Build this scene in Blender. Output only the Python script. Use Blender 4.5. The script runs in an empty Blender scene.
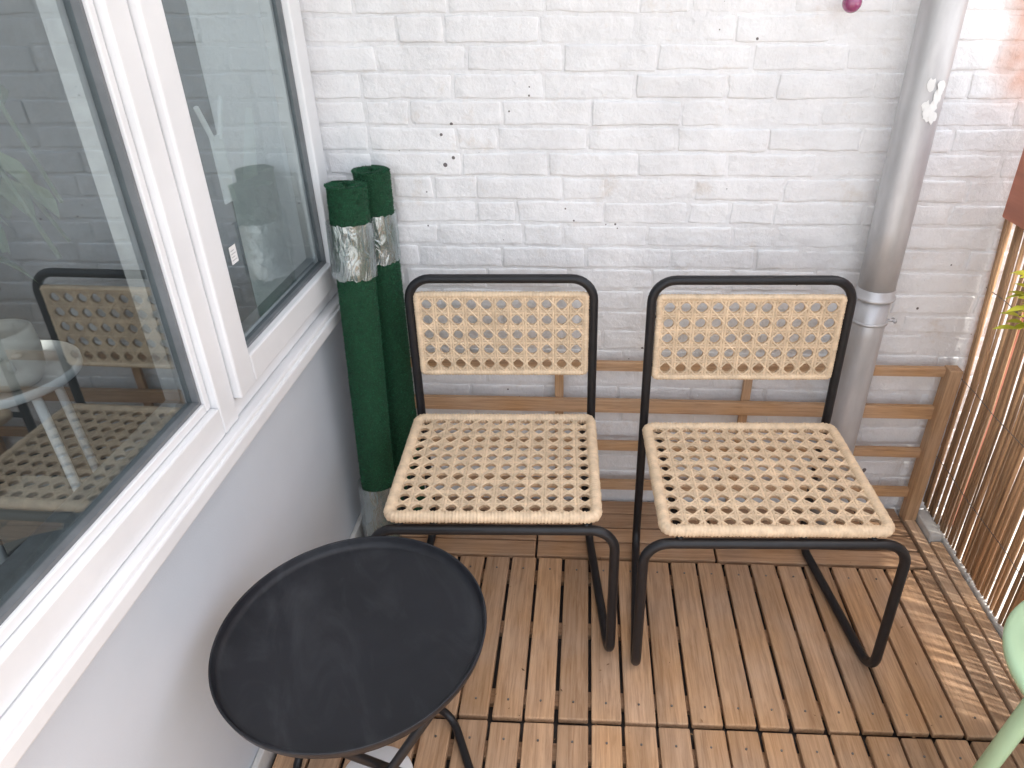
import bpy, bmesh, math, random
from mathutils import Vector, Matrix, Euler
from mathutils import noise as mn
random.seed(7)
S=bpy.context.scene; C=S.collection; R=math.radians
S.view_settings.view_transform='Standard'; S.view_settings.look='None'; S.view_settings.exposure=0

# ---------------- materials ----------------
def mat(name, col=(.8,.8,.8), rough=.5, metal=0, noise=None, var=.15, bump=0, bscale=200, island=0, stretch=(1,1,1), coat=0, spec=.5):
    m=bpy.data.materials.new(name); m.use_nodes=True; nt=m.node_tree; N=nt.nodes; L=nt.links
    b=N['Principled BSDF']; b.inputs['Roughness'].default_value=rough; b.inputs['Metallic'].default_value=metal
    b.inputs['Coat Weight'].default_value=coat; b.inputs['Specular IOR Level'].default_value=spec
    tc=N.new('ShaderNodeTexCoord'); mp=N.new('ShaderNodeMapping'); mp.inputs['Scale'].default_value=stretch
    L.new(tc.outputs['Object'],mp.inputs['Vector'])
    base=N.new('ShaderNodeRGB'); base.outputs[0].default_value=(*col,1); out=base.outputs[0]
    if noise:
        n=N.new('ShaderNodeTexNoise'); n.inputs['Scale'].default_value=noise; n.inputs['Detail'].default_value=6; n.inputs['Roughness'].default_value=.6
        L.new(mp.outputs[0],n.inputs['Vector'])
        r=N.new('ShaderNodeMapRange'); r.inputs[1].default_value=.25; r.inputs[2].default_value=.75; r.inputs[3].default_value=1-var; r.inputs[4].default_value=1+var
        L.new(n.outputs['Fac'],r.inputs[0])
        h=N.new('ShaderNodeHueSaturation'); L.new(out,h.inputs['Color']); L.new(r.outputs[0],h.inputs['Value']); out=h.outputs[0]
    if island:
        g=N.new('ShaderNodeNewGeometry'); r=N.new('ShaderNodeMapRange'); r.inputs[3].default_value=1-island; r.inputs[4].default_value=1+island
        L.new(g.outputs['Random Per Island'],r.inputs[0])
        h=N.new('ShaderNodeHueSaturation'); L.new(out,h.inputs['Color']); L.new(r.outputs[0],h.inputs['Value']); out=h.outputs[0]
    L.new(out,b.inputs['Base Color'])
    if bump:
        n=N.new('ShaderNodeTexNoise'); n.inputs['Scale'].default_value=bscale; n.inputs['Detail'].default_value=4
        L.new(mp.outputs[0],n.inputs['Vector'])
        bp=N.new('ShaderNodeBump'); bp.inputs['Strength'].default_value=bump; bp.inputs['Distance'].default_value=.003
        L.new(n.outputs['Fac'],bp.inputs['Height']); L.new(bp.outputs[0],b.inputs['Normal'])
    return m

def wood(name, col, axis='y', rough=.62):
    m=bpy.data.materials.new(name); m.use_nodes=True; nt=m.node_tree; N=nt.nodes; L=nt.links
    b=N['Principled BSDF']; b.inputs['Roughness'].default_value=rough; b.inputs['Specular IOR Level'].default_value=.3
    tc=N.new('ShaderNodeTexCoord'); g=N.new('ShaderNodeNewGeometry')
    off=N.new('ShaderNodeVectorMath'); off.operation='SCALE'; off.inputs[0].default_value=(13,17,9); L.new(g.outputs['Random Per Island'],off.inputs['Scale'])
    add=N.new('ShaderNodeVectorMath'); L.new(tc.outputs['Object'],add.inputs[0]); L.new(off.outputs[0],add.inputs[1])
    mp=N.new('ShaderNodeMapping'); sc={'y':(1,.05,1),'x':(.05,1,1),'z':(1,1,.05)}[axis]; mp.inputs['Scale'].default_value=sc
    L.new(add.outputs[0],mp.inputs['Vector'])
    n1=N.new('ShaderNodeTexNoise'); n1.inputs['Scale'].default_value=150; n1.inputs['Detail'].default_value=7; n1.inputs['Roughness'].default_value=.7; n1.inputs['Distortion'].default_value=.6; L.new(mp.outputs[0],n1.inputs['Vector'])
    n2=N.new('ShaderNodeTexNoise'); n2.inputs['Scale'].default_value=30; n2.inputs['Detail'].default_value=4; n2.inputs['Distortion'].default_value=.8; L.new(mp.outputs[0],n2.inputs['Vector'])
    cr=N.new('ShaderNodeValToRGB'); e=cr.color_ramp.elements
    e[0].position=.28; e[0].color=(col[0]*.62,col[1]*.55,col[2]*.48,1); e[1].position=.58; e[1].color=(*[min(1,c*1.02) for c in col],1)
    L.new(n1.outputs['Fac'],cr.inputs[0])
    r2=N.new('ShaderNodeMapRange'); r2.inputs[1].default_value=.3; r2.inputs[2].default_value=.7; r2.inputs[3].default_value=.82; r2.inputs[4].default_value=1.1; L.new(n2.outputs['Fac'],r2.inputs[0])
    ri=N.new('ShaderNodeMapRange'); ri.inputs[3].default_value=.8; ri.inputs[4].default_value=1.16; L.new(g.outputs['Random Per Island'],ri.inputs[0])
    mu=N.new('ShaderNodeMath'); mu.operation='MULTIPLY'; L.new(r2.outputs[0],mu.inputs[0]); L.new(ri.outputs[0],mu.inputs[1])
    n5=N.new('ShaderNodeTexNoise'); n5.inputs['Scale'].default_value=6; n5.inputs['Detail'].default_value=6; L.new(tc.outputs['Object'],n5.inputs['Vector'])
    r5=N.new('ShaderNodeMapRange'); r5.inputs[1].default_value=.35; r5.inputs[2].default_value=.7; r5.inputs[3].default_value=1.0; r5.inputs[4].default_value=.82; L.new(n5.outputs['Fac'],r5.inputs[0])
    h=N.new('ShaderNodeHueSaturation'); L.new(cr.outputs[0],h.inputs['Color']); L.new(mu.outputs[0],h.inputs['Value']); L.new(r5.outputs[0],h.inputs['Saturation'])
    L.new(h.outputs[0],b.inputs['Base Color'])
    bp=N.new('ShaderNodeBump'); bp.inputs['Strength'].default_value=.3; bp.inputs['Distance'].default_value=.0015
    L.new(n1.outputs['Fac'],bp.inputs['Height']); L.new(bp.outputs[0],b.inputs['Normal'])
    return m

def painted_brick():
    m=bpy.data.materials.new('painted_brick'); m.use_nodes=True; nt=m.node_tree; N=nt.nodes; L=nt.links
    b=N['Principled BSDF']; b.inputs['Roughness'].default_value=.6
    tc=N.new('ShaderNodeTexCoord')
    n=N.new('ShaderNodeTexNoise'); n.inputs['Scale'].default_value=4; n.inputs['Detail'].default_value=9; n.inputs['Roughness'].default_value=.7; L.new(tc.outputs['Object'],n.inputs['Vector'])
    cr=N.new('ShaderNodeValToRGB'); e=cr.color_ramp.elements; e[0].position=.33; e[0].color=(.75,.75,.755,1); e[1].position=.58; e[1].color=(.87,.868,.87,1)
    L.new(n.outputs['Fac'],cr.inputs[0])
    n3=N.new('ShaderNodeTexNoise'); n3.inputs['Scale'].default_value=9; n3.inputs['Detail'].default_value=9; n3.inputs['Roughness'].default_value=.7; L.new(tc.outputs['Object'],n3.inputs['Vector'])
    r3=N.new('ShaderNodeMapRange'); r3.inputs[1].default_value=.58; r3.inputs[2].default_value=.75; r3.inputs[4].default_value=.65; L.new(n3.outputs['Fac'],r3.inputs[0])
    mx=N.new('ShaderNodeMixRGB'); mx.inputs['Color2'].default_value=(.68,.59,.50,1); L.new(r3.outputs[0],mx.inputs['Fac']); L.new(cr.outputs[0],mx.inputs['Color1'])
    v=N.new('ShaderNodeTexVoronoi'); v.inputs['Scale'].default_value=38; L.new(tc.outputs['Object'],v.inputs['Vector'])
    n4=N.new('ShaderNodeTexNoise'); n4.inputs['Scale'].default_value=4; n4.inputs['Detail'].default_value=4; L.new(tc.outputs['Object'],n4.inputs['Vector'])
    r4=N.new('ShaderNodeMapRange'); r4.inputs[1].default_value=.53; r4.inputs[2].default_value=.73; r4.inputs[4].default_value=.32; L.new(n4.outputs['Fac'],r4.inputs[0])
    lt=N.new('ShaderNodeMath'); lt.operation='LESS_THAN'; L.new(v.outputs['Distance'],lt.inputs[0]); L.new(r4.outputs[0],lt.inputs[1])
    gt=N.new('ShaderNodeMath'); gt.operation='GREATER_THAN'; gt.inputs[1].default_value=.62; sc=N.new('ShaderNodeSeparateColor'); L.new(v.outputs['Color'],sc.inputs[0]); L.new(sc.outputs[0],gt.inputs[0])
    m1=N.new('ShaderNodeMath'); m1.operation='MULTIPLY'; L.new(lt.outputs[0],m1.inputs[0]); L.new(gt.outputs[0],m1.inputs[1])
    mx2=N.new('ShaderNodeMixRGB'); mx2.inputs['Color2'].default_value=(.16,.14,.14,1); L.new(m1.outputs[0],mx2.inputs['Fac']); L.new(mx.outputs[0],mx2.inputs['Color1'])
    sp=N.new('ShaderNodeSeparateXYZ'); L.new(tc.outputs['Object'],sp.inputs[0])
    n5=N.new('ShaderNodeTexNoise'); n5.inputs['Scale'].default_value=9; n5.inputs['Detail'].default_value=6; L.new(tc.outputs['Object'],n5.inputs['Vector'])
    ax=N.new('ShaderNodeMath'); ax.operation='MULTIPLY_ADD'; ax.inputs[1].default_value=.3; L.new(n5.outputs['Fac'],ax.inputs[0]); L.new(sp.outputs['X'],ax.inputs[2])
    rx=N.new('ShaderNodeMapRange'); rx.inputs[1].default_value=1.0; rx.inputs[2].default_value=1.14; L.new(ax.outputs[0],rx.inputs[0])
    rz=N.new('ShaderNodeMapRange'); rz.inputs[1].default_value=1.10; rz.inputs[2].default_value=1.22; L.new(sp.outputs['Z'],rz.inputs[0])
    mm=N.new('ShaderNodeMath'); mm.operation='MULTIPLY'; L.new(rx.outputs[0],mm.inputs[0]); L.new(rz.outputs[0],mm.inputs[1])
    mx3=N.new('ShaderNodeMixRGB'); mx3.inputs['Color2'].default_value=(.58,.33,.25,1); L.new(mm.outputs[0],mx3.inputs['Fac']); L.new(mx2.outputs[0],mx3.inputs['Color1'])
    L.new(mx3.outputs[0],b.inputs['Base Color'])
    nb=N.new('ShaderNodeTexNoise'); nb.inputs['Scale'].default_value=38; nb.inputs['Detail'].default_value=8; nb.inputs['Roughness'].default_value=.62; L.new(tc.outputs['Object'],nb.inputs['Vector'])
    bp=N.new('ShaderNodeBump'); bp.inputs['Strength'].default_value=.9; bp.inputs['Distance'].default_value=.007; L.new(nb.outputs['Fac'],bp.inputs['Height'])
    L.new(bp.outputs[0],b.inputs['Normal'])
    return m

def glass_mat():
    m=bpy.data.materials.new('window_glass'); m.use_nodes=True; nt=m.node_tree; N=nt.nodes; L=nt.links
    N.remove(N['Principled BSDF']); o=N['Material Output']
    t=N.new('ShaderNodeBsdfTransparent'); t.inputs[0].default_value=(.82,.86,.86,1)
    g=N.new('ShaderNodeBsdfGlossy'); g.inputs['Roughness'].default_value=.01; g.inputs[0].default_value=(.82,.89,.92,1)
    lw=N.new('ShaderNodeLayerWeight'); lw.inputs[0].default_value=.5
    r=N.new('ShaderNodeMapRange'); r.inputs[3].default_value=.04; r.inputs[4].default_value=.38; L.new(lw.outputs['Facing'],r.inputs[0])
    mx=N.new('ShaderNodeMixShader'); L.new(r.outputs[0],mx.inputs[0]); L.new(t.outputs[0],mx.inputs[1]); L.new(g.outputs[0],mx.inputs[2]); L.new(mx.outputs[0],o.inputs[0])
    return m
def film_mat():
    m=bpy.data.materials.new('clear_film'); m.use_nodes=True; nt=m.node_tree; N=nt.nodes; L=nt.links
    N.remove(N['Principled BSDF']); o=N['Material Output']
    t=N.new('ShaderNodeBsdfTransparent'); t.inputs[0].default_value=(.93,.96,.96,1)
    g=N.new('ShaderNodeBsdfPrincipled'); g.inputs['Roughness'].default_value=.18; g.inputs['Base Color'].default_value=(.8,.86,.88,1); g.inputs['Metallic'].default_value=.7
    tc=N.new('ShaderNodeTexCoord'); mp=N.new('ShaderNodeMapping'); mp.inputs['Scale'].default_value=(1,1,.35); L.new(tc.outputs['Object'],mp.inputs[0])
    n=N.new('ShaderNodeTexNoise'); n.inputs['Scale'].default_value=48; n.inputs['Detail'].default_value=2; n.inputs['Distortion'].default_value=1; L.new(mp.outputs[0],n.inputs['Vector'])
    bp=N.new('ShaderNodeBump'); bp.inputs['Strength'].default_value=.4; bp.inputs['Distance'].default_value=.02; L.new(n.outputs['Fac'],bp.inputs['Height']); L.new(bp.outputs[0],g.inputs['Normal'])
    n2=N.new('ShaderNodeTexNoise'); n2.inputs['Scale'].default_value=28; n2.inputs['Detail'].default_value=5; L.new(mp.outputs[0],n2.inputs['Vector'])
    r=N.new('ShaderNodeMapRange'); r.inputs[1].default_value=.4; r.inputs[2].default_value=.6; r.inputs[3].default_value=.3; r.inputs[4].default_value=.52; L.new(n2.outputs['Fac'],r.inputs[0])
    mx=N.new('ShaderNodeMixShader'); L.new(r.outputs[0],mx.inputs[0]); L.new(t.outputs[0],mx.inputs[1]); L.new(g.outputs[0],mx.inputs[2]); L.new(mx.outputs[0],o.inputs[0])
    return m
def tray_mat():
    m=mat('black_tray_paint',(.011,.012,.016),.48,noise=5,var=.3,bump=.06,bscale=500,spec=.35)
    nt=m.node_tree; N=nt.nodes; L=nt.links; b=N['Principled BSDF']
    tc=N.new('ShaderNodeTexCoord'); mp=N.new('ShaderNodeMapping'); mp.inputs['Scale'].default_value=(1,.4,1); mp.inputs['Rotation'].default_value=(0,0,.9); L.new(tc.outputs['Object'],mp.inputs[0])
    n=N.new('ShaderNodeTexNoise'); n.inputs['Scale'].default_value=13; n.inputs['Detail'].default_value=8; n.inputs['Roughness'].default_value=.6; n.inputs['Distortion'].default_value=.8; L.new(mp.outputs[0],n.inputs['Vector'])
    r=N.new('ShaderNodeMapRange'); r.inputs[1].default_value=.5; r.inputs[2].default_value=.85; r.inputs[4].default_value=.12; L.new(n.outputs['Fac'],r.inputs[0])
    src=b.inputs['Base Color'].links[0].from_socket
    mx=N.new('ShaderNodeMixRGB'); mx.inputs['Color2'].default_value=(.22,.23,.25,1); L.new(r.outputs[0],mx.inputs['Fac']); L.new(src,mx.inputs['Color1']); L.new(mx.outputs[0],b.inputs['Base Color'])
    return m

M={}
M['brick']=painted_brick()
M['panel']=mat('pale_panel',(.62,.665,.715),.45,noise=3,var=.05,bump=.08,bscale=300)
M['frame']=mat('white_frame_paint',(.80,.805,.81),.3,noise=6,var=.05,bump=.05,bscale=60)
M['gasket']=mat('grey_gasket',(.16,.17,.18),.4,noise=20,var=.2)
M['spacer']=mat('window_spacer',(.35,.36,.37),.3,metal=.6,noise=40,var=.2)
M['glass']=glass_mat()
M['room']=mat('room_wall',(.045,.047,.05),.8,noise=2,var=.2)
M['deckY']=wood('deck_wood_along',(.53,.32,.175),'y')
M['deckX']=wood('deck_wood_across',(.48,.285,.155),'x')
M['plankY']=wood('edge_plank_wood',(.60,.40,.25),'y')
M['trellisX']=wood('trellis_wood_rail',(.57,.345,.18),'x')
M['trellisZ']=wood('trellis_wood_post',(.57,.345,.18),'z')
M['redwood']=mat('red_wood',(.42,.15,.09),.45,noise=40,var=.2,stretch=(1,.1,1),bump=.1)
M['black']=mat('black_tube_paint',(.012,.012,.014),.4,noise=60,var=.3,bump=.1,bscale=400,spec=.4)
M['tray']=tray_mat()
M['cane']=mat('woven_cane',(.69,.53,.36),.5,noise=50,var=.22,bump=.3,bscale=350,island=.12)
M['canebase']=mat('woven_cane_ground',(.54,.38,.235),.7,noise=120,var=.35,bump=.6,bscale=260)
M['turf']=mat('turf_green',(.006,.055,.022),.85,noise=120,var=.5,bump=1,bscale=400)
M['blade']=mat('turf_blade',(.012,.10,.042),.6,noise=60,var=.4,island=.7)
M['backing']=mat('turf_backing',(.008,.05,.02),.9,noise=60,var=.3)
M['film']=film_mat()
M['zinc']=mat('galvanised_pipe',(.53,.53,.54),.42,metal=.4,noise=14,var=.2,bump=.12,bscale=80,stretch=(1,1,.35))
M['paint']=mat('white_paint_blot',(.8,.8,.78),.5,noise=30,var=.08)
M['reed']=mat('reed_cane',(.52,.32,.175),.55,noise=40,var=.3,bump=.3,island=.4,stretch=(1,1,.2))
M['wire']=mat('thin_wire',(.2,.2,.2),.4,metal=.8,noise=30,var=.2)
M['concrete']=mat('pale_concrete',(.64,.63,.60),.85,noise=25,var=.12,bump=.1,bscale=120)
M['ground']=mat('paved_ground',(.60,.57,.53),.9,noise=8,var=.15,bump=.4,bscale=60)
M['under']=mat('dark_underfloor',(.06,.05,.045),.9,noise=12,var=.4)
M['mint']=mat('mint_metal',(.52,.76,.50),.5,noise=9,var=.05,bump=.05)
M['white']=mat('white_enamel',(.8,.8,.8),.3,noise=9,var=.04)
M['paper']=mat('white_paper',(.85,.85,.84),.6,noise=15,var=.03)
M['ink']=mat('grey_print',(.45,.45,.47),.6,noise=15,var=.1)
M['pink']=mat('pink_glass',(.30,.06,.16),.08,noise=30,var=.3,coat=1)
M['leaf']=mat('pale_leaf',(.62,.62,.05),.5,noise=30,var=.25,island=.3)
M['houseleaf']=mat('houseplant_leaf',(.16,.22,.12),.5,noise=30,var=.3,island=.3)
M['terracotta']=mat('terracotta',(.5,.24,.15),.75,noise=30,var=.15,bump=.3)
M['ceramic']=mat('pale_ceramic',(.7,.65,.58),.4,noise=20,var=.1,bump=.2,bscale=60)
M['slab']=mat('slab_render',(.8,.8,.79),.8,noise=6,var=.06,bump=.2)
M['crumb']=mat('dry_leaf_bit',(.25,.14,.07),.8,noise=50,var=.3,island=.5)

# ---------------- mesh helpers ----------------
def obj(name, bm, m, parent=None, smooth=False, loc=None):
    me=bpy.data.meshes.new(name); bmesh.ops.recalc_face_normals(bm,faces=bm.faces[:]); bm.to_mesh(me); bm.free()
    for x in (m if isinstance(m,(list,tuple)) else [m]): me.materials.append(x)
    if smooth: me.polygons.foreach_set('use_smooth',[True]*len(me.polygons))
    o=bpy.data.objects.new(name,me); C.objects.link(o)
    if parent: o.parent=parent
    if loc: o.location=loc
    return o
def bev(o,w,s=2,angle=40):
    b=o.modifiers.new('bevel','BEVEL'); b.width=w; b.segments=s; b.limit_method='ANGLE'; b.angle_limit=R(angle)
    return o
def tag(o,label=None,cat=None,group=None,kind=None):
    if label:o['label']=label
    if cat:o['category']=cat
    if group:o['group']=group
    if kind:o['kind']=kind
    return o
def thing(name,label,cat,loc=(0,0,0),rz=0,group=None):
    o=bpy.data.objects.new(name,None); C.objects.link(o); o.location=loc; o.rotation_euler=(0,0,rz); return tag(o,label,cat,group)
def box(bm,a,b,mi=0):
    vs=[bm.verts.new(((a,b)[i&1][0],(a,b)[(i>>1)&1][1],(a,b)[(i>>2)&1][2])) for i in range(8)]
    for f in ((0,1,3,2),(4,6,7,5),(0,4,5,1),(2,3,7,6),(0,2,6,4),(1,5,7,3)):
        fc=bm.faces.new([vs[i] for i in f]); fc.material_index=mi
    return vs
def fillet(pts,r,n=6,closed=False):
    P=[Vector(p) for p in pts]; out=[]; N=len(P)
    for i in range(N):
        if not closed and i in (0,N-1): out.append(P[i]); continue
        a,b,c=P[i-1],P[i],P[(i+1)%N]
        d1=(a-b); d2=(c-b); rr=min(r,d1.length*.49,d2.length*.49)
        if d1.normalized().dot(d2.normalized())<-.999: out.append(b); continue
        s=b+d1.normalized()*rr; e=b+d2.normalized()*rr
        c1=s+(b-s)*.56; c2=e+(b-e)*.56
        for k in range(n+1):
            t=k/n; out.append(s*(1-t)**3+c1*3*t*(1-t)**2+c2*3*t*t*(1-t)+e*t**3)
    return out
def tube(bm,pts,r,seg=10,closed=False,rf=None,flat=1.0,cap=True):
    P=[Vector(p) for p in pts]; N=len(P); rings=[]
    def tan(i):
        if closed: return (P[(i+1)%N]-P[i-1]).normalized()
        return (P[min(i+1,N-1)]-P[max(i-1,0)]).normalized()
    t=tan(0); u=t.orthogonal().normalized() if abs(t.z)>.9 else t.cross(Vector((0,0,1))).normalized()
    for i in range(N):
        t=tan(i); u=(u-t*u.dot(t)).normalized(); w=t.cross(u); rr=rf(i) if rf else r
        rings.append([bm.verts.new(P[i]+(u*math.cos(2*math.pi*k/seg)+w*flat*math.sin(2*math.pi*k/seg))*rr) for k in range(seg)])
    M_=N if closed else N-1
    for i in range(M_):
        a,b=rings[i],rings[(i+1)%N]
        off=0
        if closed and i==N-1:
            off=min(range(seg),key=lambda o:(a[0].co-b[o].co).length)
        for k in range(seg): bm.faces.new((a[k],a[(k+1)%seg],b[(k+1+off)%seg],b[(k+off)%seg]))
    if not closed and cap:
        bm.faces.new(rings[0][::-1]); bm.faces.new(rings[-1])
def lathe(bm,prof,seg=48,c=(0,0,0)):
    c=Vector(c); rings=[]
    for r,z in prof:
        if r<1e-5: rings.append([bm.verts.new(c+Vector((0,0,z)))])
        else: rings.append([bm.verts.new(c+Vector((r*math.cos(2*math.pi*k/seg),r*math.sin(2*math.pi*k/seg),z))) for k in range(seg)])
    for i in range(len(rings)-1):
        a,b=rings[i],rings[i+1]
        for k in range(seg):
            k2=(k+1)%seg
            if len(a)==1 and len(b)==1: continue
            if len(a)==1: bm.faces.new((a[0],b[k],b[k2]))
            elif len(b)==1: bm.faces.new((a[k],a[k2],b[0]))
            else: bm.faces.new((a[k],a[k2],b[k2],b[k]))
def ribbon(bm,pts,w,h,up=Vector((0,0,1))):
    P=[Vector(p) for p in pts]; rows=[]
    for i,p in enumerate(P):
        t=(P[min(i+1,len(P)-1)]-P[max(i-1,0)]).normalized(); s=up.cross(t).normalized()
        rows.append([bm.verts.new(p+s*w*.5-up*h*.5),bm.verts.new(p+s*w*.32+up*h*.5),bm.verts.new(p-s*w*.32+up*h*.5),bm.verts.new(p-s*w*.5-up*h*.5)])
    for a,b in zip(rows,rows[1:]):
        for k in range(3): bm.faces.new((a[k],a[k+1],b[k+1],b[k]))

# ---------------- camera ----------------
CAM=Vector((0,-1.75,1.42)); F=710; PX=552
cam=bpy.data.cameras.new('camera'); co=bpy.data.objects.new('camera',cam); C.objects.link(co); S.camera=co
cam.sensor_width=36; cam.lens=36*F/1024; cam.shift_x=-(PX-512)/1024; cam.clip_start=.02; cam.clip_end=500
RM=Matrix.Rotation(R(3),3,'Z')@Matrix.Rotation(R(60),3,'X')@Matrix.Rotation(R(-.4),3,'Z')
co.location=CAM; co.rotation_euler=RM.to_euler()

# ---------------- ground, deck ----------------
bm=bmesh.new(); box(bm,(-150,-150,-.3),(150,150,-.06)); tag(obj('ground',bm,M['ground']),kind='structure')
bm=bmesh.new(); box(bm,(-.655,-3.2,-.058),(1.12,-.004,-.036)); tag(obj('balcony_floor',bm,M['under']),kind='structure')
bm=bmesh.new()
rows=[(-.268,-.768),(-.774,-1.274),(-1.28,-1.78),(-1.786,-2.286)]
pitch=.0735
for (y1,y0) in rows:
    x=-.632
    while x<.925:
        w=.0660+random.uniform(-.0018,.0018); dz=random.uniform(-.0015,.0015)
        x1=min(x+w,.955)
        if x1-x>.02:
            vs=box(bm,(x,y0+random.uniform(0,.004),-.017+dz),(x1,y1-random.uniform(0,.004),0+dz))
            t=random.uniform(-.0012,.0012)
            for v in vs: v.co.x+=t*(1 if v.co.y>(y0+y1)/2 else -1)
        x+=pitch
o=obj('wooden_deck',bm,M['deckY']); bev(o,.003,2); tag(o,kind='structure')
bm=bmesh.new()
y=-.012
while y>-.24:
    for (xa,xb) in ((-.632,-.13),(-.126,.376),(.38,.953)):
        box(bm,(xa+random.uniform(0,.003),y-.0575,-.017),(xb,y,0+random.uniform(-.001,.001)))
    y-=.0635
for yy in (-.32,-.5,-.7,-.83,-1.03,-1.22,-1.34,-1.53,-1.72):
    box(bm,(-.63,yy-.02,-.035),(.95,yy+.02,-.0185))
o=obj('wooden_deck_border',bm,M['deckX']); bev(o,.003,2); tag(o,kind='structure')
bm=bmesh.new()
for (y1,y0) in rows[:3]:
    x=-.632
    while x<.9:
        for yy in (y1-.045,y0+.045):
            lathe(bm,[(.0026,.0005),(.0026,.0018),(0,.002)],8,(x+.033,yy,0))
        x+=pitch
tag(obj('deck_screws',bm,M['wire']),kind='structure')
bm=bmesh.new()
for a,b in ((-.17,-.85),(-.856,-1.7),(-1.706,-2.3)):
    box(bm,(.961,b,-.034),(.991,a+.14 if a==-.17 else a,.008)); box(bm,(.995,b,-.034),(1.027,a,.012))
o=obj('deck_edge_plank',bm,M['plankY']); bev(o,.003); tag(o,kind='structure')
bm=bmesh.new()
box(bm,(.996,-.164,-.035),(1.029,-.05,.03))
y=-.02
while y>-2.3:
    box(bm,(1.032,y-.298,-.035),(1.11,y-.004,.022+random.uniform(-.002,.002))); y-=.3
o=obj('concrete_kerb',bm,M['concrete']); bev(o,.005,2); tag(o,kind='structure')
bm=bmesh.new()
for k in range(80):
    c=Vector((random.uniform(-.2,.95),random.uniform(-1.05,-.02),.0025)); a=random.uniform(0,6.28); l=random.uniform(.002,.006)
    vs=[bm.verts.new(c+Vector((math.cos(a+t)*l*f,math.sin(a+t)*l*f,random.uniform(0,.002)))) for t,f in ((0,1),(1.5,.4),(3.1,1),(4.6,.35))]
    bm.faces.new(vs)
tag(obj('leaf_litter',bm,M['crumb']),'tiny dry brown leaf bits scattered over the wooden deck','leaf litter',None,'stuff')

# ---------------- brick wall ----------------
bm=bmesh.new(); ch=.0585; z=-.06
box(bm,(-.9,-.0029,-.3),(2.6,.22,2.72))
while z<2.66:
    x=-.69-random.choice([0,.05,.11,.16]); 
    while x<2.5:
        L_=random.choice([.212,.212,.212,.212,.104]) 
        L_+=random.uniform(-.006,.006); d=random.uniform(-.0015,.0015)
        xa=max(x,-.69)
        if x+L_-.010>-.66:
            vs=box(bm,(xa,-.0050+d,z+.0034),(x+L_-.0066,.02,z+ch-.0034))
            for v in vs:
                v.co+=Vector((random.uniform(-.003,.003),random.uniform(-.0012,.0012),random.uniform(-.0028,.0028)))
        x+=L_
    z+=ch
bmesh.ops.subdivide_edges(bm,edges=[e for e in bm.edges if .02<e.calc_length()<.25 and abs((e.verts[0].co-e.verts[1].co).y)<.015],cuts=6,use_grid_fill=True)
for v in bm.verts:
    if v.co.y<0 and v.co.z>-.2 and -.7<v.co.x<2.55:
        n=mn.noise_vector(v.co*34); n2=mn.noise_vector(v.co*90); v.co+=Vector((n.x*.0035,n.y*.0017+n2.y*.0010,n.z*.003))
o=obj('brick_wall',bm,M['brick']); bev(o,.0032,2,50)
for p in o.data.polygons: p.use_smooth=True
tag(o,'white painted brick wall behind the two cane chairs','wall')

# ---------------- facade with window ----------------
fac=thing('house_facade','smooth pale wall with white framed window on the left','house wall',(-.66,0,0))
X0=-.66
def fb(name,boxes,m,parent=fac,b=.003,seg=2):
    bm=bmesh.new()
    for a,c in boxes: box(bm,(a[0]-X0,a[1],a[2]),(c[0]-X0,c[1],c[2]))
    o=obj(name,bm,m,parent); 
    if b: bev(o,b,seg)
    return o
fb('lower_panel',[((-.78,-3.2,-.06),(-.66,-.006,.672))],M['panel'],b=0)
fb('skirting',[((-.659,-3.2,-.03),(-.645,-.006,.035))],M['concrete'])
fb('upper_wall',[((-.78,-3.2,2.15),(-.66,-.006,2.72))],M['panel'],b=0)
fb('window_sill',[((-.76,-3.2,.674),(-.628,-.006,.700)),((-.64,-3.2,.66),(-.622,-.006,.69))],M['frame'],b=.004)
GY=-.712
fb('window_frame',[((-.74,-3.2,.702),(-.645,GY-.002,.758)),((-.74,GY,.702),(-.645,-.658,2.148)),((-.74,-.657,.702),(-.650,-.006,.738)),
   ((-.74,-3.2,2.09),(-.645,GY-.002,2.148)),((-.74,-.657,2.10),(-.65,-.006,2.148)),((-.74,-.028,.739),(-.65,-.006,2.099)),((-.74,-2.35,.76),(-.645,-2.26,2.088))],M['frame'])
fx=fb('fixed_window',[((-.72,-2.258,.7595),(-.658,-2.242,2.088)),((-.72,GY-.017,.7595),(-.658,GY-.0025,2.088)),((-.72,-2.241,.7595),(-.658,GY-.018,.776)),((-.72,-2.241,2.072),(-.658,GY-.018,2.088))],M['frame'],b=.002)
fb('gasket',[((-.70,GY-.024,.776),(-.664,GY-.0175,2.07)),((-.70,-2.241,.7762),(-.664,GY-.025,.783))],M['gasket'],fx,b=0)
fb('spacer',[((-.71,GY-.04,.783),(-.684,GY-.025,2.07)),((-.71,-2.241,.7835),(-.684,GY-.041,.797))],M['spacer'],fx,b=0)
fb('pane',[((-.6765,-2.241,.782),(-.675,GY-.025,2.07))],M['glass'],fx,b=0)
cs=fb('casement_window',[((-.70,-.654,.741),(-.632,-.590,2.095)),((-.70,-.0945,.741),(-.632,-.031,2.095)),((-.70,-.5895,.741),(-.632,-.095,.800)),((-.70,-.5895,2.03),(-.632,-.095,2.095))],M['frame'],b=.004)
fb('gasket',[((-.69,-.5898,.8002),(-.648,-.5845,2.03)),((-.69,-.1005,.8002),(-.648,-.0952,2.03)),((-.69,-.584,.8002),(-.648,-.101,.8055))],M['gasket'],cs,b=0)
fb('spacer',[((-.69,-.584,.806),(-.666,-.573,2.03)),((-.69,-.112,.806),(-.666,-.101,2.03)),((-.69,-.5725,.806),(-.666,-.1125,.817))],M['spacer'],cs,b=0)
fb('pane',[((-.6585,-.584,.806),(-.657,-.101,2.03))],M['glass'],cs,b=0)
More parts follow.
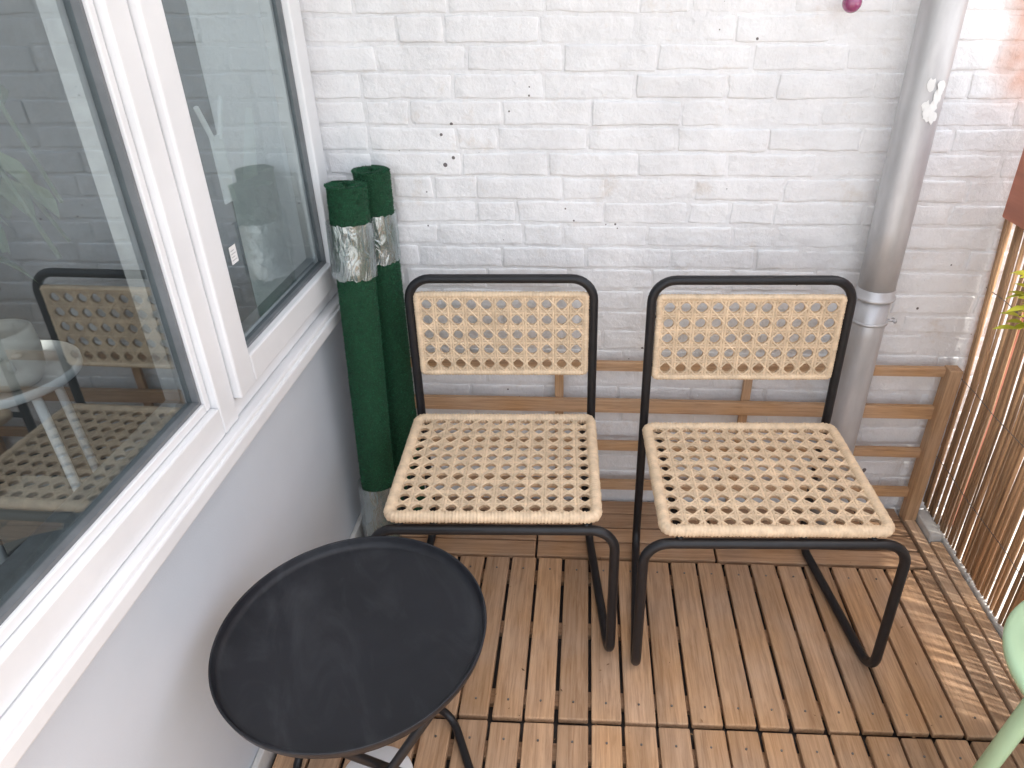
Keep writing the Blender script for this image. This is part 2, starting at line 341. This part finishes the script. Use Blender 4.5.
bm=bmesh.new(); box(bm,(.0032,-.528,.955),(.0036,-.502,.988)); o=obj('sticker',bm,M['paper'],cs)
bm=bmesh.new()
for i in range(4): box(bm,(.0037,-.525,.961+i*.006),(.0039,-.506-.005*(i%2),.9625+i*.006))
obj('sticker_print',bm,M['ink'],cs)
bm=bmesh.new()
box(bm,(-3.4,-3.2,-.1),(-.782,.2,-.05)); box(bm,(-3.4,-3.2,2.4),(-1.4,.2,2.5)); box(bm,(-1.4,-3.2,2.4),(-.782,-1.3,2.5)); box(bm,(-3.5,-3.2,-.05),(-3.4,.2,2.4)); box(bm,(-3.4,.1,-.05),(-.782,.2,2.4))  # ceiling gap and missing end wall made up to let light onto the indoor table
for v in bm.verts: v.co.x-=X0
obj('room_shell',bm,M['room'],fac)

def round_table(name,label,loc,R_,H,m):
    t=thing(name,label,'table',loc)
    bm=bmesh.new(); lathe(bm,[(0,H-.012),(R_-.004,H-.012),(R_,H-.008),(R_,H+.012),(R_-.006,H+.012),(R_-.008,H),(0,H)],48); obj('tabletop',bm,m,t,True)
    for k in range(3):
        a=k*2.094-.5; bm=bmesh.new(); tube(bm,[(math.cos(a)*R_*.85,math.sin(a)*R_*.85,H-.012),(math.cos(a)*R_*1.05,math.sin(a)*R_*1.05,0)],.011,8); obj('leg',bm,m,t,True)
    return t
round_table('side_table','small round white table behind the large window pane',(-1.385,-.34,-.05),.165,.65,M['white'])
pt=thing('plant_pot','pale ceramic pot with trailing houseplant standing on the white indoor table','plant pot',(-1.325,-.37,.6005))
bm=bmesh.new(); lathe(bm,[(0,0),(.05,0),(.066,.03),(.072,.08),(.068,.13),(.06,.135),(.058,.12),(0,.115)],32)
obj('pot',bm,M['ceramic'],pt,True)
bm=bmesh.new()
for a,b_ in ((-.55,.09),(-1.1,.09)):
    lathe(bm,[(0,-.008),(.01,-.004),(.012,0),(.01,.004),(0,.008)],10,(math.cos(a)*.071,math.sin(a)*.071,b_))
lathe(bm,[(0,-.018),(.009,-.01),(.006,.012),(0,.018)],10,(.05,-.054,.07))
obj('face_relief',bm,M['ceramic'],pt,True)
def leaf(bm,p,d,L_,W,up=Vector((0,0,1)),droop=.3):
    d=Vector(d).normalized(); s=d.cross(up); s=s.normalized() if s.length>.01 else Vector((1,0,0)); n=s.cross(d)
    prof=[(0,.08),(.2,.7),(.45,1),(.7,.75),(.9,.3),(1,0.02)]; rows=[]
    for t,w in prof:
        c=Vector(p)+d*L_*t-n*(droop*L_*t*t)
        rows.append((bm.verts.new(c+s*W*.5*w+n*W*.12*w),bm.verts.new(c),bm.verts.new(c-s*W*.5*w+n*W*.12*w)))
    for a,b in zip(rows,rows[1:]):
        bm.faces.new((a[0],a[1],b[1],b[0])); bm.faces.new((a[1],a[2],b[2],b[1]))
bl=bmesh.new(); bs=bmesh.new()
for a,h,out in ((-.6,.62,.30),(-.2,.5,.26),(.3,.68,.22),(-1.1,.45,.16),(-2.2,.55,.14),(.9,.42,.2)):
    pts=[(0,0,.12),(math.cos(a)*.03,math.sin(a)*.03,.1+h*.6),(math.cos(a)*out*.6,math.sin(a)*out*.6,.1+h),(math.cos(a)*out,math.sin(a)*out,.1+h*.45)]
    q=fillet(pts,.2,8); tube(bs,q,.0045,6)
    for j in range(3,len(q),3): leaf(bl,q[j],(random.uniform(-1,1),random.uniform(-1,1),-.6),random.uniform(.07,.12),.07)
obj('stem',bs,M['houseleaf'],pt,True); obj('foliage',bl,M['houseleaf'],pt,True)
bm=bmesh.new(); box(bm,(-.004,-.022,-.12),(0,.022,0)); 
tube(bm,[(-.002,-.01,-.01),(-.002,-.045,.055)],.005,8); tube(bm,[(-.002,.01,-.01),(-.002,.05,.06)],.005,8)
o=obj('forked_hook',bm,M['paper'],None,False,(-.675,-.44,1.17)); bev(o,.001); tag(o,'white forked hook behind the upper part of the small window','hook')
bm=bmesh.new(); 
vs=[bm.verts.new(v) for v in ((0,-.05,-.05),(0,.02,-.055),(0,.06,.07),(0,.03,.075))]; bm.faces.new(vs)
o=obj('paper_slip',bm,M['paper'],None,False,(-.68,-.32,1.12)); tag(o,'tilted white slip of paper inside the small window','paper')

# ---------------- slab added overhead, out of view, to block the sun ----------------
bm=bmesh.new(); box(bm,(-.9,-1.55,2.73),(1.41,.2,2.9)); o=obj('sun_block_slab',bm,M['slab']); tag(o,'pale unseen slab added overhead to keep the sun off the brick wall','sun blocker')

# ---------------- trellis ----------------
tr=thing('trellis','low wooden lattice of four rails leaning against the white brick wall','trellis',(0,0,0))
for zz,h in ((.495,.026),(.368,.04),(.232,.028),(.09,.03)):
    bm=bmesh.new(); box(bm,(-.52,-.052,zz-h/2),(.965,-.036,zz+h/2)); bev(obj('rail',bm,M['trellisX'],tr),.002)
for xx,y_ in ((-.5,-.03),(-.07,-.03),(.45,-.03),(.975,-.045)):
    bm=bmesh.new(); w=.012 if xx<.9 else .017
    box(bm,(xx-w,y_-.005 if xx<.9 else -.075,.0005),(xx+w,y_+.008,.475 if xx<.9 else .512)); bev(obj('post',bm,M['trellisZ'],tr),.002)

# ---------------- downpipe ----------------
dp=thing('downpipe','grey galvanised rain downpipe fixed to the brick wall beside the right chair','downpipe',(.716,-.075,0))
bm=bmesh.new(); tube(bm,[(0,0,.0),(0,0,.30),(0,0,.62),(0,0,.72)],.0415,28); obj('lower_pipe',bm,M['zinc'],dp,True)
bm=bmesh.new(); tube(bm,[(.0,0,.718),(0,0,.9),(0,0,1.4),(0,0,2.0),(0,0,2.728)],.0440,28); obj('upper_pipe',bm,M['zinc'],dp,True)
bm=bmesh.new(); lathe(bm,[(.0441,.719),(.0485,.720),(.0500,.723),(.0485,.727),(.0455,.729),(.0455,.745),(.0442,.747)],36); obj('socket',bm,M['zinc'],dp,True)
bm=bmesh.new(); lathe(bm,[(.0417,.655),(.0455,.655),(.0455,.662),(.0417,.662)],36); tube(bm,[(.042,-.004,.6585),(.066,-.006,.6585)],.004,8); tube(bm,[(.061,-.014,.6585),(.061,.004,.6585)],.0045,8); tube(bm,[(0,.03,.6585),(0,.07,.6585)],.005,8); obj('clamp',bm,M['zinc'],dp,True)
bm=bmesh.new()
for k in range(12):
    a=-math.pi/2+.15+random.uniform(-.3,.3); zz=1.185+random.uniform(-.035,.035); rr=random.uniform(.005,.013)
    c=Vector((math.cos(a)*.0445,math.sin(a)*.0445,zz)); ax=Vector((-math.sin(a),math.cos(a),0)); nn=Vector((math.cos(a),math.sin(a),0))
    ring=[bm.verts.new(c+ax*math.cos(t*.524)*rr*random.uniform(.6,1.2)+Vector((0,0,1))*math.sin(t*.524)*rr*1.4*random.uniform(.6,1.2)+nn*.00012*k) for t in range(12)]
    bm.faces.new(ring)
obj('paint_blot',bm,M['paint'],dp)

# ---------------- reed screen + rail board ----------------
rs=thing('reed_screen','brown reed screen standing upright along the right side of the deck','screen',(1.04,0,0))
bm=bmesh.new(); y=-.006
while y>-1.75:
    r=random.uniform(.0028,.0048); l=random.uniform(-.010,.010); x=random.uniform(-.004,.004)
    tube(bm,[(x,y,.024),(x+l*.4,y+random.uniform(-.002,.002),.45),(x-.02+l,y+random.uniform(-.004,.004),.93+random.uniform(-.02,.02))],r,7)
    y-=r*2+random.choice([-.0005,.0002,.0004,.0008,.0012,.002,.0035])
obj('reeds',bm,M['reed'],rs,True)
for zz in (.2,.46,.72):
    bm=bmesh.new(); tube(bm,[(-.012-.01*zz,-k*.1,zz+math.sin(k*2.1)*.003) for k in range(18)],.0010,6); obj('wire',bm,M['wire'],rs,True)
rb=thing('railing_board','red brown wooden board of the railing above the reed screen','railing',(1.0,0,0))
bm=bmesh.new(); box(bm,(-.012,-1.7,.91),(.012,-.03,1.145)); bev(obj('board',bm,M['redwood'],rb),.004)
bm=bmesh.new(); box(bm,(.06,-.12,.03),(.10,-.08,1.08)); bev(obj('railing_post',bm,M['redwood'],rb),.004)
bm=bmesh.new(); box(bm,(.013,-.115,.95),(.06,-.085,1.03)); bev(obj('bracket',bm,M['redwood'],rb),.002)

# ---------------- grass rolls ----------------
def grass_roll(label,base,top,r,films,seed):
    random.seed(seed)
    base=Vector(base); top=Vector(top); L_=(top-base).length
    t=thing('turf_roll',label,'artificial grass roll',base,0,'rolls of artificial grass')
    t.rotation_euler=(top-base).to_track_quat('Z','Y').to_euler()
    bm=bmesh.new(); turns=4; n=turns*28; th=.0081; prev=None
    for k in range(n+1):
        a=k/28*2*math.pi; rr=.016+(r-.016)*k/n; zt=L_+.002*math.sin(a*1.3)
        ring=[bm.verts.new((math.cos(a)*q,math.sin(a)*q,zz)) for q,zz in ((rr,0),(rr,zt),(rr-th,zt),(rr-th,0))]
        if prev:
            for j in range(4):
                f=bm.faces.new((prev[j],prev[(j+1)%4],ring[(j+1)%4],ring[j])); f.material_index=0 if j in (0,1) else 1
        prev=ring
    bm.faces.new(prev)
    obj('rolled_sheet',bm,[M['turf'],M['backing']],t)
    bm=bmesh.new()
    for k in range(40000):
        top_=k>36000
        a=random.uniform(0,6.283); zz=random.uniform(.001,L_)
        if not top_ and any(f0<zz<f1 for f0,f1 in films) and random.random()<.85: continue
        rr=r-(r-.016)/4*(1-a/6.283)
        c=Vector((math.cos(a),math.sin(a),0)); s=Vector((-math.sin(a),math.cos(a),0))
        if top_:
            p=c*random.uniform(.008,r-.003)+Vector((0,0,L_-.001)); c=Vector((random.uniform(-.7,.7),random.uniform(-.7,.7),1))
        else: p=c*(rr-.001)+Vector((0,0,zz))
        h=random.uniform(.0025,.0052); d=(c+s*random.uniform(-.8,.8)+Vector((0,0,random.uniform(-.8,.8)))).normalized(); w=.0011
        q=d.cross(c+Vector((.01,.02,.9))).normalized()*w
        bm.faces.new([bm.verts.new(p-q),bm.verts.new(p+q),bm.verts.new(p+d*h)])
    tag(obj('turf_pile',bm,M['blade'],t),kind='stuff')
    for f0,f1 in films:
        bm=bmesh.new(); nz=14
        rings=[[bm.verts.new((math.cos(k*.1309)*(r+.0032+random.uniform(-.0005,.0007)),math.sin(k*.1309)*(r+.0032+random.uniform(-.0005,.0007)),f0+(f1-f0)*i/nz+(random.uniform(-.003,.003) if i in (0,nz) and f0>0 else 0))) for k in range(48)] for i in range(nz+1)]
        for a_,b_ in zip(rings,rings[1:]):
            for k in range(48): bm.faces.new((a_[k],a_[(k+1)%48],b_[(k+1)%48],b_[k]))
        obj('plastic_wrap',bm,M['film'],t,True)
    return t
grass_roll('green artificial grass roll in front, touching the pale wall, wrapped top and bottom',(-.577,-.205,.0),(-.548,-.16,1.01),.050,[(.0,.20),(.80,.93)],1)
grass_roll('green artificial grass roll behind, closer to the left chair back',(-.527,-.062,.0),(-.517,-.060,1.02),.047,[(.80,.92)],2)
random.seed(11)

# ---------------- cane chairs ----------------
def cane(w,h,nx,ny,parent,name,mtx,hr,rc,rim):
    px=w/nx; py=h/ny; bm=bmesh.new()
    for i in range(nx):
        for j in range(ny):
            cx=-w/2+(i+.5)*px; cy=-h/2+(j+.5)*py; inner=[];outer=[]
            jr=hr*random.uniform(.95,1.03); ox=random.uniform(-.0006,.0006); oy=random.uniform(-.0006,.0006)
            for k in range(16):
                a=k*math.pi/8; c,s=math.cos(a),math.sin(a); m_=max(abs(c),abs(s))
                inner.append(bm.verts.new((cx+ox+c*jr,cy+oy+s*jr,0))); outer.append(bm.verts.new((cx+c/m_*px/2,cy+s/m_*py/2,0)))
            for k in range(16): bm.faces.new((inner[k],inner[(k+1)%16],outer[(k+1)%16],outer[k]))
    bmesh.ops.remove_doubles(bm,verts=bm.verts[:],dist=1e-5)
    bmesh.ops.transform(bm,matrix=mtx,verts=bm.verts[:])
    sh=obj(name,bm,M['canebase'],parent); so=sh.modifiers.new('solid','SOLIDIFY'); so.thickness=.006; so.offset=0
    bm=bmesh.new(); Z=.0038
    def line(a,b,wd,ph,zo):
        a=Vector(a);b=Vector(b); n=max(2,int((b-a).length/.009)); pts=[a.lerp(b,k/n)+Vector((0,0,Z+zo+.0005*math.sin(k*1.7+ph))) for k in range(n+1)]
        ribbon(bm,pts,wd,.0012)
    for j in range(ny+1):
        y_=-h/2+j*py
        for o_ in (-.0031,.0031):
            if -h/2<=y_+o_<=h/2: line((-w/2,y_+o_,0),(w/2,y_+o_,0),.0056,j+o_*400,0)
    for i in range(nx+1):
        x_=-w/2+i*px
        for o_ in (-.0031,.0031):
            if -w/2<=x_+o_<=w/2: line((x_+o_,-h/2,0),(x_+o_,h/2,0),.0056,i*2+o_*500,.0005)
    for sgn in (1,-1):
        for m_ in range(-nx,nx+ny+1):
            c_=m_+.5
            if sgn==1:
                u0=max(0,-c_); u1=min(nx,ny-c_); f=lambda u:u+c_
            else:
                u0=max(0,c_-ny); u1=min(nx,c_); f=lambda u:c_-u
            if u1-u0<.4: continue
            line((-w/2+u0*px,-h/2+f(u0)*py,0),(-w/2+u1*px,-h/2+f(u1)*py,0),.0044,m_*1.3+sgn,.0010)
    bmesh.ops.transform(bm,matrix=mtx,verts=bm.verts[:])
    obj('cane_strands',bm,M['cane'],sh,True)
    bm=bmesh.new(); b_=.005
    q=fillet([(-w/2-b_,-h/2-b_,0),(w/2+b_,-h/2-b_,0),(w/2+b_,h/2+b_,0),(-w/2-b_,h/2+b_,0)],rc,6,True)
    fine=[]
    for a,b in zip(q,q[1:]+q[:1]):
        n=max(1,round((b-a).length/.0025)); fine+=[a.lerp(b,k/n) for k in range(n)]
    jit=[random.uniform(.93,1.03) for _ in range(len(fine)//3+1)]
    tube(bm,fine,.01,10,True,rf=lambda i:rim*(1.0,1.0,.84)[i%3]*jit[i//3])
    bmesh.ops.transform(bm,matrix=mtx,verts=bm.verts[:])
    obj('bound_rim',bm,M['cane'],sh,True)
    return sh
def make_chair(label,loc,rz,k):
    t=thing('cane_chair',label,'chair',loc,rz,'black tube chairs with cane seats')
    wf,wr,yf,yr=.262*k,.224*k,-.232,.205; zc=.396; zt=.79+(k-1)*.25
    loop=[(0,yf+.012,zc),(wf,yf+.012,zc),(wf,yf,.011),(wr,yr,.011),(wr,yr+.015,zt),(-wr,yr+.015,zt),(-wr,yr,.011),(-wf,yf,.011),(-wf,yf+.012,zc)]
    bm=bmesh.new(); tube(bm,fillet(loop,.055,8,True),.0112,14,True); obj('tube_frame',bm,M['black'],t,True)
    for s in (-1,1):
        bm=bmesh.new(); tube(bm,[(s*.20,yf+.012,zc+.004),(s*.20,yr-.01,zc+.004)],.008,10); obj('seat_rail',bm,M['black'],t,True)
    bm=bmesh.new(); tube(bm,[(-wr,yr,zc+.002),(wr,yr,zc+.002)],.008,10); obj('rear_bar',bm,M['black'],t,True)
    cane(.432*k,.374,12,10,t,'seat',Matrix.Translation((0,-.020,.424)),.0119,.018,.0138)
    ang=math.atan2(.015,.77)
    m=Matrix.Translation((0,yr+.0105,.645+(k-1)*.2))@Matrix.Rotation(R(90)-ang,4,'X')
    cane(.402*k,.201,11,5,t,'backrest',m,.0124,.006,.0084)
    for s in (-1,1):
        for zz in (.58,.71):
            bm=bmesh.new(); tube(bm,[(s*.2*k,yr+.0115,zz),(s*.222*k,yr+.0115,zz)],.004,8); obj('screw',bm,M['black'],t,True)
    return t
make_chair('black tube chair with cane seat and back, standing beside the green grass rolls',(-.197,-.385,.0012),R(2.0),1.0)
make_chair('black tube chair with cane seat and back, standing in front of the downpipe',(.397,-.403,.0012),R(2.0),1.045)

# ---------------- tray table ----------------
tt=thing('tray_table','round black metal tray table beside the pale wall','table',(-.381,-.938,.0012),R(25))
H=.450
bm=bmesh.new(); lathe(bm,[(0,H),(.208,H),(.215,H+.002),(.219,H+.010),(.2212,H+.018),(.222,H+.0195),(.2242,H+.0195),(.225,H+.018),(.222,H+.004),(.214,H-.003),(.205,H-.004),(0,H-.004)],128)
obj('tray',bm,M['tray'],tt,True)
for s in (1,-1):
    bm=bmesh.new(); q=fillet([(s*.15,0,H-.014),(s*.15,.115+.012*s,H-.014),(-s*.165,.115+.012*s,.009),(-s*.165,-.115-.012*s,.009),(s*.15,-.115-.012*s,H-.014)],.04,7,True)
    tube(bm,q,.0085,12,True); obj('leg_frame',bm,M['black'],tt,True)
bm=bmesh.new(); lathe(bm,[(.198,H-.005),(.204,H-.005),(.204,H-.024),(.198,H-.024),(.198,H-.005)],64); obj('support_ring',bm,M['black'],tt,True)
wp=thing('white_pot','white round lidded pot standing on the deck under the black tray table','pot',(-.372,-.992,.0015))
bm=bmesh.new(); lathe(bm,[(0,0),(.045,0),(.05,.004),(.066,.11),(.066,.115),(.062,.117),(0,.117)],48); obj('pot',bm,M['white'],wp,True)
bm=bmesh.new(); lathe(bm,[(0,.1175),(.068,.1175),(.069,.121),(.066,.124),(0,.127)],48); obj('lid',bm,M['white'],wp,True)

# ---------------- mint stool ----------------
mt=thing('metal_stool','pale mint green metal stool at the right edge of the deck','stool',(.898,-.975,.0))
bm=bmesh.new(); k=1.2; lathe(bm,[(0,.445),(.13*k,.447),(.15*k,.452),(.160*k,.454),(.166*k,.450),(.168*k,.442),(.167*k,.434),(.163*k,.434),(.158*k,.444),(0,.440)],64); obj('seat',bm,M['mint'],mt,True)
for deg,e in ((180,.212),(300,.15),(60,.12)):
    a=R(deg); bm=bmesh.new(); c,s=math.cos(a),math.sin(a)
    q=fillet([(c*.12,s*.12,.432),(c*(.155 if e>.2 else .12),s*(.155 if e>.2 else .12),.425),(c*e,s*e,.012)],.03,5)
    tube(bm,q,.014,10,rf=lambda i,n=len(q):.022-.005*i/n,flat=.6); obj('leg',bm,M['mint'],mt,True)
bm=bmesh.new(); lathe(bm,[(.105,.43),(.112,.43),(.112,.438),(.105,.438),(.105,.43)],40); obj('under_ring',bm,M['mint'],mt,True)
sc=thing('terracotta_pot','small terracotta pot standing on the mint green stool','pot',(.785,-.94,.4485))
bm=bmesh.new(); lathe(bm,[(0,0),(.02,0),(.027,.03),(.03,.03),(.03,.04),(.027,.04),(.022,.015),(0,.01)],32); obj('pot',bm,M['terracotta'],sc,True)

# ---------------- plant on the railing ----------------
hp=thing('railing_plant','yellow green leafy plant in a pot hooked on the railing board','plant',(.935,-.44,.74))
bm=bmesh.new(); lathe(bm,[(0,0),(.028,0),(.04,.07),(.043,.07),(.043,.08),(.038,.08),(.03,.02),(0,.015)],28); obj('pot',bm,M['terracotta'],hp,True)
bm=bmesh.new(); tube(bm,fillet([(.03,0,.075),(.046,0,.16),(.046,0,.412),(.085,0,.412),(.085,0,.3)],.01,4),.002,6); obj('hook',bm,M['wire'],hp,True)
bm=bmesh.new(); b2=bmesh.new()
for k in range(38):
    a=random.uniform(0,6.28) if k<14 else random.uniform(2.3,4.0); l=random.uniform(.03,.06) if k<14 else random.uniform(.03,.075); tip=Vector((math.cos(a)*l,math.sin(a)*l*1.3,.06+random.uniform(0,.12)))
    tube(b2,[(0,0,.06),tip*.6+Vector((0,0,.045)),tip],.0015,5); leaf(bm,tip,(math.cos(a),math.sin(a),random.uniform(-.2,.5)),random.uniform(.03,.045),.022)
obj('stem',b2,M['leaf'],hp,True); obj('foliage',bm,M['leaf'],hp,True)

# ---------------- hanging bauble ----------------
hb=thing('hanging_bauble','small pink glass bauble hanging from above before the brick wall','ornament',(.54,-.05,1.365))
bm=bmesh.new(); bmesh.ops.create_uvsphere(bm,u_segments=24,v_segments=16,radius=.02); obj('ball',bm,M['pink'],hb,True)
bm=bmesh.new(); tube(bm,[(0,0,.019),(0,0,1.364)],.0008,6); obj('thread',bm,M['wire'],hb)

# ---------------- light ----------------
dirn=Vector((.2,-.1,.97)).normalized()
el=math.asin(dirn.z); az=math.atan2(dirn.x,dirn.y)
W=bpy.data.worlds.new('World'); S.world=W; W.use_nodes=True; nt=W.node_tree; bg=nt.nodes['Background']
sky=nt.nodes.new('ShaderNodeTexSky'); sky.sky_type='NISHITA'; sky.sun_disc=False; sky.sun_elevation=el; sky.sun_rotation=az; sky.dust_density=3; sky.ozone_density=.6
hs=nt.nodes.new('ShaderNodeHueSaturation'); hs.inputs['Saturation'].default_value=.42
nt.links.new(sky.outputs[0],hs.inputs['Color']); nt.links.new(hs.outputs[0],bg.inputs[0]); bg.inputs[1].default_value=.48
sl=bpy.data.lights.new('sun','SUN'); sl.energy=5; sl.angle=R(1); sl.color=(1,.94,.84); so=bpy.data.objects.new('sun',sl); C.objects.link(so)
so.rotation_euler=dirn.to_track_quat('Z','Y').to_euler()
